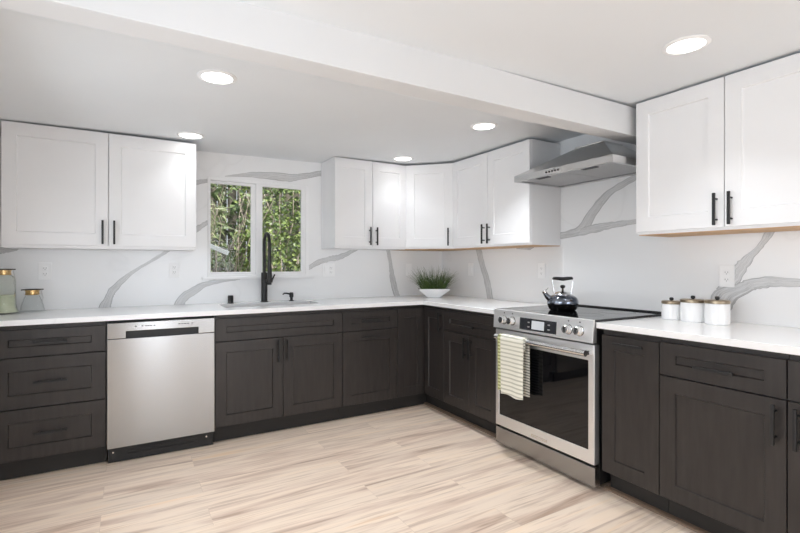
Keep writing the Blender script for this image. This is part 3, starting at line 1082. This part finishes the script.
# ---------------------------------------------------------------- sink, tap and its companions
t = thing('sink', 'undermount sink let into the countertop below the window', 'sink', (-(SU0 + SU1) / 2, -(SV0 + SV1) / 2, 0))
hx, hy = (SU1 - SU0) / 2, (SV1 - SV0) / 2
bm = bmesh.new()
prof = [(hx + 0.02, hy + 0.02, CB - 0.0008), (hx + 0.002, hy + 0.002, CB - 0.0008), (hx - 0.004, hy - 0.004, CB - 0.015), (hx - 0.012, hy - 0.012, CB - 0.16), (hx - 0.03, hy - 0.03, CB - 0.18), (0.05, 0.05, CB - 0.185)]
outer = [(hx + 0.02, hy + 0.02, CB - 0.008), (hx + 0.008, hy + 0.008, CB - 0.02), (hx, hy, CB - 0.17), (hx - 0.02, hy - 0.02, CB - 0.192), (0.05, 0.05, CB - 0.197)]


def rrect(a, b, z, r=0.03, n=5):
    r = min(r, a, b)
    out = []
    for cx, cy, a0 in ((a - r, b - r, 0), (-a + r, b - r, PI / 2), (-a + r, -b + r, PI), (a - r, -b + r, 1.5 * PI)):
        for i in range(n + 1):
            q = a0 + PI / 2 * i / n
            out.append((cx + r * math.cos(q), cy + r * math.sin(q), z))
    return out


rings = [[bm.verts.new(p) for p in rrect(*q)] for q in outer[::-1] + prof]
fs = []
for a, b in zip(rings, rings[1:]):
    for i in range(len(a)):
        fs.append(bm.faces.new((a[i], a[(i + 1) % len(a)], b[(i + 1) % len(a)], b[i])))
fs.append(bm.faces.new(rings[0][::-1]))
fs.append(bm.faces.new(rings[-1]))
bmesh.ops.recalc_face_normals(bm, faces=fs)
M['basin'] = steel('sink_steel', (0.42, 0.42, 0.43), 0.38, (20, 20, 20))
obj('basin', bm, M['basin'], t, smooth=True)
bm = bmesh.new()
lathe(bm, [(0, CB - 0.183), (0.04, CB - 0.183), (0.045, CB - 0.186)], I4, 24)
obj('drain', bm, M['steel_bright'], t, smooth=True)

t = thing('faucet', 'tall matte black pull-down kitchen faucet behind the sink', 'faucet', (-1.822, -0.075, CT))
bm = bmesh.new()
lathe(bm, [(0, 0), (0.031, 0), (0.031, 0.006), (0.0245, 0.009), (0.0245, 0.235), (0.021, 0.242), (0, 0.242)], I4, 28)
obj('base', bm, M['black'], t, smooth=True)
bm = bmesh.new()
arc = [(0, 0.0, 0.238), (0, 0.0, 0.33), (0, 0.0, 0.47)]
for i in range(1, 13):
    a = PI * i / 12
    arc.append((0, -0.08 + 0.08 * math.cos(a), 0.47 + 0.085 * math.sin(a)))
arc += [(0, -0.162, 0.34), (0, -0.163, 0.285)]
tube(bm, arc, 0.0125, 14)
obj('neck', bm, M['black'], t, smooth=True)
bm = bmesh.new()
T = Matrix.Translation((0, -0.163, 0.165))
lathe(bm, [(0, 0), (0.018, 0), (0.0185, 0.05), (0.016, 0.11), (0.0135, 0.135), (0, 0.135)], T, 20)
obj('spray_head', bm, M['black'], t, smooth=True)
bm = bmesh.new()
cyl(bm, (0, -0.02, 0.175), (0, -0.145, 0.175), 0.0085, seg=12)
lathe(bm, [(0.0195, 0.165), (0.023, 0.165), (0.023, 0.19), (0.0195, 0.19)], Matrix.Translation((0, -0.163, 0)), 20)
obj('docking_arm', bm, M['black'], t, smooth=True)
bm = bmesh.new()
cyl(bm, (0.02, 0, 0.155), (0.055, 0, 0.155), 0.016, seg=16)
tube(bm, [(0.048, 0, 0.155), (0.062, 0, 0.175), (0.085, 0, 0.225)], [0.009, 0.007, 0.006], 10)
obj('lever', bm, M['black'], t, smooth=True)

t = thing('soap_dispenser', 'small black soap dispenser with curved spout beside the faucet', 'soap dispenser', (-1.60, -0.085, CT))
bm = bmesh.new()
lathe(bm, [(0, 0), (0.021, 0), (0.021, 0.005), (0.012, 0.009), (0.011, 0.03), (0.017, 0.034), (0.017, 0.066), (0.013, 0.072), (0, 0.072)], I4, 22)
obj('body', bm, M['black'], t, smooth=True)
bm = bmesh.new()
tube(bm, [(-0.01, 0, 0.058), (-0.04, -0.008, 0.066), (-0.065, -0.016, 0.068), (-0.078, -0.022, 0.058)], [0.007, 0.0065, 0.006, 0.005], 10)
obj('spout', bm, M['black'], t, smooth=True)

t = thing('air_gap_cap', 'small black cylindrical air gap cap on the countertop near the sink rim', 'air gap cap', (-2.085, -0.075, CT))
bm = bmesh.new()
lathe(bm, [(0, 0), (0.021, 0), (0.021, 0.058), (0.018, 0.062), (0, 0.062)], I4, 24)
obj('cap', bm, M['black'], t, smooth=True)
bm = bmesh.new()
lathe(bm, [(0.0212, 0.0), (0.0255, 0.0), (0.0255, 0.004), (0.0212, 0.005)], I4, 24)
obj('base_ring', bm, M['black'], t, smooth=True)

# ---------------------------------------------------------------- outlets and switches
def outlet(label, origin, rz, kind, name='wall_outlet'):
    t = thing(name, label, 'switch' if 'switch' in name else 'outlet', origin, rz, 'wall switches' if 'switch' in name else 'wall outlets')
    pw = 0.118 if kind == 'double' else 0.073
    bm = bmesh.new()
    box(bm, -pw / 2, pw / 2, -0.006, -0.0022, -0.058, 0.058)
    obj('cover_plate', bm, M['white_plastic'], t, bevel=0.0012)
    offs = (-0.023, 0.023) if kind == 'double' else (0,)
    for i, ox in enumerate(offs):
        if kind == 'switch' or (kind == 'double' and i == 0):
            bm = bmesh.new()
            box(bm, ox - 0.017, ox + 0.017, -0.009, -0.0055, -0.034, 0.034)
            obj('rocker', bm, M['white_plastic'], t, bevel=0.001, segs=1)
        else:
            for oz in (-0.019, 0.019):
                bm = bmesh.new()
                box(bm, ox - 0.0145, ox + 0.0145, -0.0078, -0.0055, oz - 0.014, oz + 0.014)
                s = obj('socket', bm, M['white_plastic'], t, bevel=0.001, segs=1)
                bm = bmesh.new()
                box(bm, ox - 0.0075, ox - 0.0055, -0.0083, -0.007, oz - 0.002, oz + 0.006)
                box(bm, ox + 0.0055, ox + 0.0075, -0.0083, -0.007, oz - 0.002, oz + 0.006)
                cyl(bm, (ox, -0.0083, oz - 0.007), (ox, -0.007, oz - 0.007), 0.0022, seg=8)
                obj('slot', bm, M['slot'], s)
    return t


outlet('white outlet on the slab wall above the small glass jar', (-3.262, 0, 1.157), 0, 'duplex')
outlet('white outlet between the slanting vein and the window, above the dishwasher', (-2.478, 0, 1.163), 0, 'duplex')
outlet('white double-width plate with a rocker and sockets, between window and corner', (-1.236, 0, 1.153), 0, 'double')
outlet('white switch plate behind the potted grass, on the window wall', (-0.40, 0, 1.153), 0, 'switch', 'wall_switch')
outlet('white rocker switch plate on the range wall beside the potted grass', (0, -0.475, 1.156), RB, 'switch', 'wall_switch')
outlet('white outlet on the range wall close behind the kettle', (0, -1.342, 1.153), RB, 'duplex')
outlet('white outlet above the canisters where two grey veins meet', (0, -2.636, 1.139), RB, 'duplex')

# ---------------------------------------------------------------- kettle
def kettle():
    t = thing('kettle', 'dark blue-black enamel kettle with chrome handle on the cooktop', 'kettle', (-0.37, -1.855, 0.9097), -0.53)
    me = noise_mat('navy_enamel', (0.03, 0.04, 0.065), (0.30, 0.33, 0.39), ns=22, rough=0.07, detail=8, lo=0.38, hi=0.72)
    me.node_tree.nodes['Principled BSDF'].inputs['Coat Weight'].default_value = 0.6
    me.node_tree.nodes['Principled BSDF'].inputs['Metallic'].default_value = 0.9
    bm = bmesh.new()
    lathe(bm, [(0.0, 0.0), (0.074, 0.0), (0.082, 0.004), (0.090, 0.020), (0.0945, 0.036), (0.0955, 0.042)], I4, 40)
    obj('base', bm, M['black_glass'], t, smooth=True)
    bm = bmesh.new()
    lathe(bm, [(0.0955, 0.042), (0.0965, 0.052), (0.0945, 0.066), (0.087, 0.080), (0.075, 0.090), (0.060, 0.097), (0.052, 0.099), (0.050, 0.0985), (0.0, 0.0985)], I4, 40)
    obj('body', bm, me, t, smooth=True)
    bm = bmesh.new()
    lathe(bm, [(0.053, 0.098), (0.054, 0.102), (0.049, 0.109), (0.034, 0.117), (0.015, 0.122), (0.0, 0.1225)], I4, 36)
    ld = obj('lid', bm, M['chrome'], t, smooth=True)
    bm = bmesh.new()
    lathe(bm, [(0.008, 0.121), (0.0065, 0.128), (0.006, 0.138), (0.013, 0.143), (0.0165, 0.150), (0.014, 0.158), (0.006, 0.162), (0, 0.1625)], I4, 20)
    obj('lid_knob', bm, M['black'], ld, smooth=True)
    bm = bmesh.new()
    tube(bm, [(-0.076, 0, 0.070), (-0.095, 0, 0.083), (-0.108, 0, 0.100), (-0.118, 0, 0.117)], [0.021, 0.018, 0.0145, 0.0125], 16)
    sp = obj('spout', bm, me, t, smooth=True)
    bm = bmesh.new()
    tube(bm, [(-0.114, 0, 0.112), (-0.1225, 0, 0.124)], [0.0145, 0.014], 16)
    tube(bm, [(-0.112, 0, 0.124), (-0.098, 0, 0.140), (-0.090, 0, 0.150)], [0.004, 0.0045, 0.003], 8)
    obj('whistle_cap', bm, M['chrome'], sp, smooth=True)
    bm = bmesh.new()
    half = [(0.054, 0.092), (0.056, 0.118), (0.061, 0.150), (0.0655, 0.180), (0.0655, 0.194), (0.058, 0.2035), (0.035, 0.203)]
    tube(bm, [(-x, 0, z) for x, z in half] + [(0, 0, 0.199)] + [(x, 0, z) for x, z in half[::-1]], 0.0036, 10)
    hd = obj('handle', bm, M['chrome'], t, smooth=True)
    bm = bmesh.new()
    tube(bm, [(-0.064, 0, 0.200), (-0.058, 0, 0.204), (-0.035, 0, 0.203), (0, 0, 0.199), (0.035, 0, 0.203), (0.058, 0, 0.204), (0.064, 0, 0.200)], [0.006, 0.0095, 0.011, 0.0125, 0.011, 0.0095, 0.006], 14)
    obj('handle_grip', bm, M['black'], hd, smooth=True)


kettle()

# ---------------------------------------------------------------- canisters beside the range
M['porcelain'] = noise_mat('white_porcelain', (0.84, 0.84, 0.84), (0.87, 0.87, 0.87), ns=5, rough=0.16)
M['lid_brown'] = noise_mat('bronze_marbled_lid', (0.20, 0.15, 0.10), (0.44, 0.36, 0.25), scale=(1, 1, 1), ns=26, rough=0.3, metal=0.7)


def canister(label, u, v, r, h):
    t = thing('canister', label, 'canister', (-u, -v, CT), 0, 'white lidded canisters')
    bm = bmesh.new()
    lathe(bm, [(0, 0), (r - 0.004, 0), (r, 0.004), (r, h - 0.004), (r - 0.003, h), (0, h)], I4, 40)
    obj('body', bm, M['porcelain'], t, smooth=True)
    bm = bmesh.new()
    lathe(bm, [(0, h), (r - 0.001, h), (r + 0.001, h + 0.002), (r + 0.001, h + 0.014), (r - 0.003, h + 0.017), (0, h + 0.017)], I4, 40)
    l = obj('lid', bm, M['lid_brown'], t, smooth=True)
    bm = bmesh.new()
    lathe(bm, [(0.007, h + 0.016), (0.006, h + 0.019), (0.010, h + 0.022), (0.0115, h + 0.028), (0.0085, h + 0.035), (0, h + 0.037)], I4, 18)
    obj('lid_knob', bm, M['black'], l, smooth=True)


canister('smallest white canister, next to the range cooktop', 0.165, 2.432, 0.049, 0.086)
canister('middle white canister between the smallest and the largest canister', 0.165, 2.546, 0.059, 0.102)
canister('largest white canister, below the outlet and farthest from the range', 0.180, 2.672, 0.0555, 0.106)

# ---------------------------------------------------------------- glass jars by the wall
def jar(label, u, v, prof, lid_r, clip, liquid=None, glass='jar_glass'):
    t = thing('glass_jar', label, 'jar', (-u, -v, CT), 0.2, 'glass jars with brass lids')
    bm = bmesh.new()
    inner = [(max(r - 0.003, 0.0), max(z, 0.005)) for r, z in prof[::-1]]
    lathe(bm, [(0, 0)] + prof + inner + [(0, 0.005)], I4, 36)
    obj('body', bm, M[glass], t, smooth=True)
    H_ = prof[-1][1]
    if liquid:
        bm = bmesh.new()
        lathe(bm, [(0, 0.007)] + liquid + [(0, liquid[-1][1])], I4, 32)
        o = obj('filling', bm, M['liquid'], t, smooth=True)
        o['label'] = 'pale green filling'
    bm = bmesh.new()
    lathe(bm, [(0, H_), (lid_r, H_), (lid_r + 0.003, H_ + 0.003), (lid_r + 0.003, H_ + 0.006), (lid_r, H_ + 0.008), (lid_r, H_ + 0.024), (lid_r + 0.003, H_ + 0.026), (lid_r + 0.003, H_ + 0.030), (0, H_ + 0.032)], I4, 32)
    l = obj('lid', bm, M['brass'], t, smooth=True)
    bm = bmesh.new()
    z = H_ + 0.035
    tube(bm, [(-clip, 0, z - 0.002), (-0.02, 0, z), (0.02, 0, z), (clip, 0, z - 0.001)], 0.0035, 8)
    obj('clip_bar', bm, M['black'], l, smooth=True)
    bm = bmesh.new()
    tube(bm, [(clip * 0.78, 0, z - 0.001), (clip * 0.95, 0, H_ - 0.02), (clip * 0.86, 0, H_ - 0.055), (clip * 0.62, 0, H_ - 0.05)], 0.0028, 8)
    obj('wire_bail', bm, M['filter'], l, smooth=True)


jar('tall glass jar with brass lid and pale green filling at the end of the countertop', 3.448, 0.168,
    [(0.074, 0.0), (0.078, 0.004), (0.074, 0.014), (0.066, 0.03), (0.062, 0.06), (0.060, 0.215), (0.050, 0.232), (0.040, 0.24)], 0.036, 0.058,
    [(0.072, 0.008), (0.069, 0.016), (0.060, 0.035), (0.057, 0.07), (0.056, 0.115)], 'jar_green')
jar('short clear glass jar with brass lid and black clip, beside the tall jar', 3.318, 0.085,
    [(0.064, 0.0), (0.067, 0.006), (0.060, 0.04), (0.048, 0.08), (0.040, 0.10), (0.037, 0.108)], 0.036, 0.058)

# ---------------------------------------------------------------- potted grass in the corner
t = thing('potted_grass', 'green grass plant in a white square tapered bowl in the counter corner', 'plant', (-0.325, -0.325, CT), -0.53)
bm = bmesh.new()
lv = []
for a, z in ((0.055, 0.0), (0.140, 0.078), (0.142, 0.084), (0.135, 0.084), (0.128, 0.074)):
    lv.append([bm.verts.new((sx * a, sy * a, z)) for sx, sy in ((1, 1), (-1, 1), (-1, -1), (1, -1))])
fs = [bm.faces.new(lv[0][::-1]), bm.faces.new(lv[-1])]
for a, b in zip(lv, lv[1:]):
    for i in range(4):
        fs.append(bm.faces.new((a[i], a[(i + 1) % 4], b[(i + 1) % 4], b[i])))
bmesh.ops.recalc_face_normals(bm, faces=fs)
obj('bowl', bm, M['porcelain'], t, bevel=0.002)
M['grass'] = noise_mat('grass_blade', (0.02, 0.05, 0.012), (0.13, 0.20, 0.045), ns=18, rough=0.5, lo=0.3, hi=0.75)
bm = bmesh.new()
for i in range(520):
    bx, by = random.uniform(-0.108, 0.108), random.uniform(-0.108, 0.108)
    L_ = random.uniform(0.13, 0.275)
    out = Vector((bx, by, 0)) * random.uniform(0.7, 1.2) + Vector((random.uniform(-.05, .05), random.uniform(-.05, .05), 0))
    droop = random.uniform(0.0, 0.05)
    wd = random.uniform(0.0016, 0.0032)
    side = Vector((random.uniform(-1, 1), random.uniform(-1, 1), 0)).normalized() * wd
    prev = None
    h = L_ * (1.0 - 0.35 * min(1, out.length / 0.2))
    for k in range(6):
        f = k / 5
        p = Vector((bx, by, 0.07)) + out * (f ** 1.3) + Vector((0, 0, h * f - droop * f ** 3))
        ww = side * (1 - f * 0.9)
        cur = (bm.verts.new(p - ww), bm.verts.new(p + ww))
        if prev:
            bm.faces.new((prev[0], prev[1], cur[1], cur[0]))
        prev = cur
obj('grass_blades', bm, M['grass'], t)

# ---------------------------------------------------------------- recessed lights
def downlight(label, u, v, watts):
    z = ceil_z(u)
    t = thing('ceiling_light', label, 'light', (-u, -v, z), 0, 'recessed ceiling lights')
    t.rotation_euler = (0, -0.015, 0)
    bm = bmesh.new()
    lathe(bm, [(0.068, -0.0005), (0.088, -0.0005), (0.088, -0.003), (0.072, -0.008), (0.068, -0.006)], I4, 40)
    obj('trim_ring', bm, M['white_plastic'], t, smooth=True)
    bm = bmesh.new()
    lathe(bm, [(0, -0.0045), (0.0685, -0.0045), (0.0685, -0.0005), (0, -0.0005)], I4, 40)
    obj('diffuser', bm, M['lamp'], t)
    d = bpy.data.lights.new('downlight_beam', 'AREA')
    d.shape = 'DISK'
    d.size = 0.13
    d.energy = watts
    d.spread = math.radians(100)
    d.color = (0.94, 0.975, 1.02)
    o = bpy.data.objects.new('downlight_beam', d)
    C.objects.link(o)
    o.parent = t
    o.location = (0, 0, -0.012)


downlight('round recessed ceiling light above the floor in front of the dishwasher, near the beam', 2.418, 1.582, 2.7)
downlight('round recessed ceiling light close to the large white cabinet beside the window', 2.412, 0.452, 0.42)
downlight('round recessed ceiling light in front of the cabinet next to the hood, near the beam', 0.774, 1.560, 3.3)
downlight('round recessed ceiling light close to the corner wall cabinet', 0.758, 0.500, 0.48)
downlight('round recessed ceiling light on the camera side of the beam, by the canister cabinet', 0.792, 2.843, 1.4)

# ---------------------------------------------------------------- garden outside the window
bm = bmesh.new()
box(bm, -12, 8, 0.16, 14, -0.5, -0.1)
M['soil'] = noise_mat('brown_soil', (0.05, 0.04, 0.03), (0.12, 0.09, 0.06), ns=3, rough=0.95)
struct(obj('ground', bm, M['soil']))


def leaf_mat(name, c1, c2):
    m = noise_mat(name, c1, c2, ns=7, rough=0.42, lo=0.3, hi=0.7)
    return m


def leaves(bm, n, cx, cy, cz, rx, ry, rz, ln, wd, shell=0.0, droop=0.0):
    for _ in range(n):
        while True:
            q = Vector((random.uniform(-1, 1), random.uniform(-1, 1), random.uniform(-1, 1)))
            if shell < q.length < 1:
                break
        p = Vector((cx + q.x * rx, cy + q.y * ry, cz + q.z * rz))
        e = Euler((random.uniform(-1.1, 1.1) - droop, random.uniform(-1.2, 1.2), random.uniform(0, 2 * PI))).to_matrix()
        l, w_ = ln * random.uniform(0.6, 1.3), wd * random.uniform(0.7, 1.25)
        pts = [(0, 0, 0), (w_, l * 0.4, 0.12 * w_), (0.0, l, -0.15 * l), (-w_, l * 0.4, 0.12 * w_)]
        vs = [bm.verts.new(p + e @ Vector(a)) for a in pts]
        bm.faces.new((vs[0], vs[1], vs[2]))
        bm.faces.new((vs[0], vs[2], vs[3]))


M['leaf_long'] = leaf_mat('long_pale_leaf', (0.07, 0.11, 0.04), (0.40, 0.43, 0.24))
M['leaf_round'] = leaf_mat('bright_green_leaf', (0.05, 0.10, 0.02), (0.27, 0.33, 0.09))
M['leaf_dark'] = leaf_mat('dark_hedge_leaf', (0.03, 0.06, 0.02), (0.17, 0.22, 0.09))
M['bark'] = noise_mat('pale_bark', (0.22, 0.17, 0.13), (0.52, 0.45, 0.38), ns=12, rough=0.9)


def shrub(name, label, loc, lm, specs, stems, cat='shrub'):
    t = thing(name, label, cat, loc, 0, 'garden shrubs' if name == 'shrub' else None)
    if specs:
        bm = bmesh.new()
        for s in specs:
            leaves(bm, *s)
        obj('foliage', bm, lm, t)
    if stems:
        bm = bmesh.new()
        for pts, r in stems:
            tube(bm, pts, [r * (1 - 0.6 * i / (len(pts) - 1)) for i in range(len(pts))], 7)
        obj('branches', bm, M['bark'], t, smooth=True)
    return t


def twig(x0, z0, x1, z1, y, r=0.008, n=7, w=0.06):
    return ([(x0 + (x1 - x0) * i / n + random.uniform(-w, w) * (0 < i), y + random.uniform(-w, w), z0 + (z1 - z0) * i / n + random.uniform(-w, w) * (0 < i)) for i in range(n + 1)], r)


GZ = -0.1
shrub('shrub', 'long-leaved pale green shrub outside the sash beside the large cabinet', (-2.42, 1.25, GZ), M['leaf_long'],
      [(1100, 0.0, 0, 1.85, 0.52, 0.34, 0.62, 0.15, 0.011, 0.0, 0.5), (700, 0.0, 0.0, 1.45, 0.5, 0.3, 0.5, 0.08, 0.017)],
      [twig(0, 0, -0.3 + 0.14 * i, 2.2, 0, 0.014) for i in range(5)])
shrub('shrub', 'bright broad-leaved shrub outside the sash behind the faucet', (-1.30, 1.25, GZ), M['leaf_round'],
      [(1300, 0.0, 0, 1.45, 0.54, 0.34, 0.5, 0.055, 0.02), (900, 0.0, 0.0, 2.1, 0.54, 0.34, 0.42, 0.042, 0.012)],
      [twig(0, 0, -0.35 + 0.17 * i, 2.1, 0, 0.014) for i in range(5)])
shrub('bare_bush', 'tangle of bare pale branches low outside the sash beside the large cabinet', (-2.2, 0.66, GZ), None, None,
      [twig(random.uniform(-.4, .45), 0.0, random.uniform(-.7, .7), random.uniform(1.35, 2.1), random.uniform(-.1, .1), random.uniform(0.003, 0.007), 9, 0.045) for _ in range(46)], 'bush')
M['board'] = noise_mat('white_board', (0.78, 0.78, 0.78), (0.84, 0.84, 0.84), ns=5, rough=0.6)
wb = thing('garden_board', 'white board on a stake among the bare branches outside the window', 'board', (-2.10, 0.50, GZ))
bm = bmesh.new()
box(bm, -0.11, 0.11, -0.012, 0.012, -0.02, 0.02)
obj('board', bm, M['board'], wb, loc=(0, 0, 1.445), rot=(0, 0.38, 0.1), bevel=0.004)
bm = bmesh.new()
cyl(bm, (0, 0.018, 0), (0, 0.018, 1.46), 0.009, seg=10)
obj('stake', bm, M['bark'], wb)
hd = shrub('hedge', 'tall dark green hedge closing off the view outside the window', (-1.5, 2.6, GZ), M['leaf_dark'],
           [(5200, 0, 0, 1.7, 2.6, 0.55, 1.9, 0.10, 0.034)], [twig(-1.8 + 0.45 * i, 0, -1.8 + 0.45 * i, 3.0, 0, 0.03, 8, 0.08) for i in range(9)], 'hedge')
M['fence'] = noise_mat('weathered_fence_board', (0.08, 0.07, 0.055), (0.15, 0.13, 0.10), scale=(8, 8, 0.6), ns=4, rough=0.9)
ft = thing('fence', 'weathered brown board fence behind the hedge', 'fence', (-1.5, 3.4, GZ))
bm = bmesh.new()
for i in range(60):
    box(bm, -4.2 + i * 0.14, -4.2 + i * 0.14 + 0.132, -0.012 + 0.004 * (i % 2), 0.012, 0, 4.0)
obj('fence_boards', bm, M['fence'], ft)
bm = bmesh.new()
for z in (0.4, 2.0, 3.6):
    box(bm, -4.2, 4.2, 0.0125, 0.06, z, z + 0.09)
obj('fence_rails', bm, M['fence'], ft)
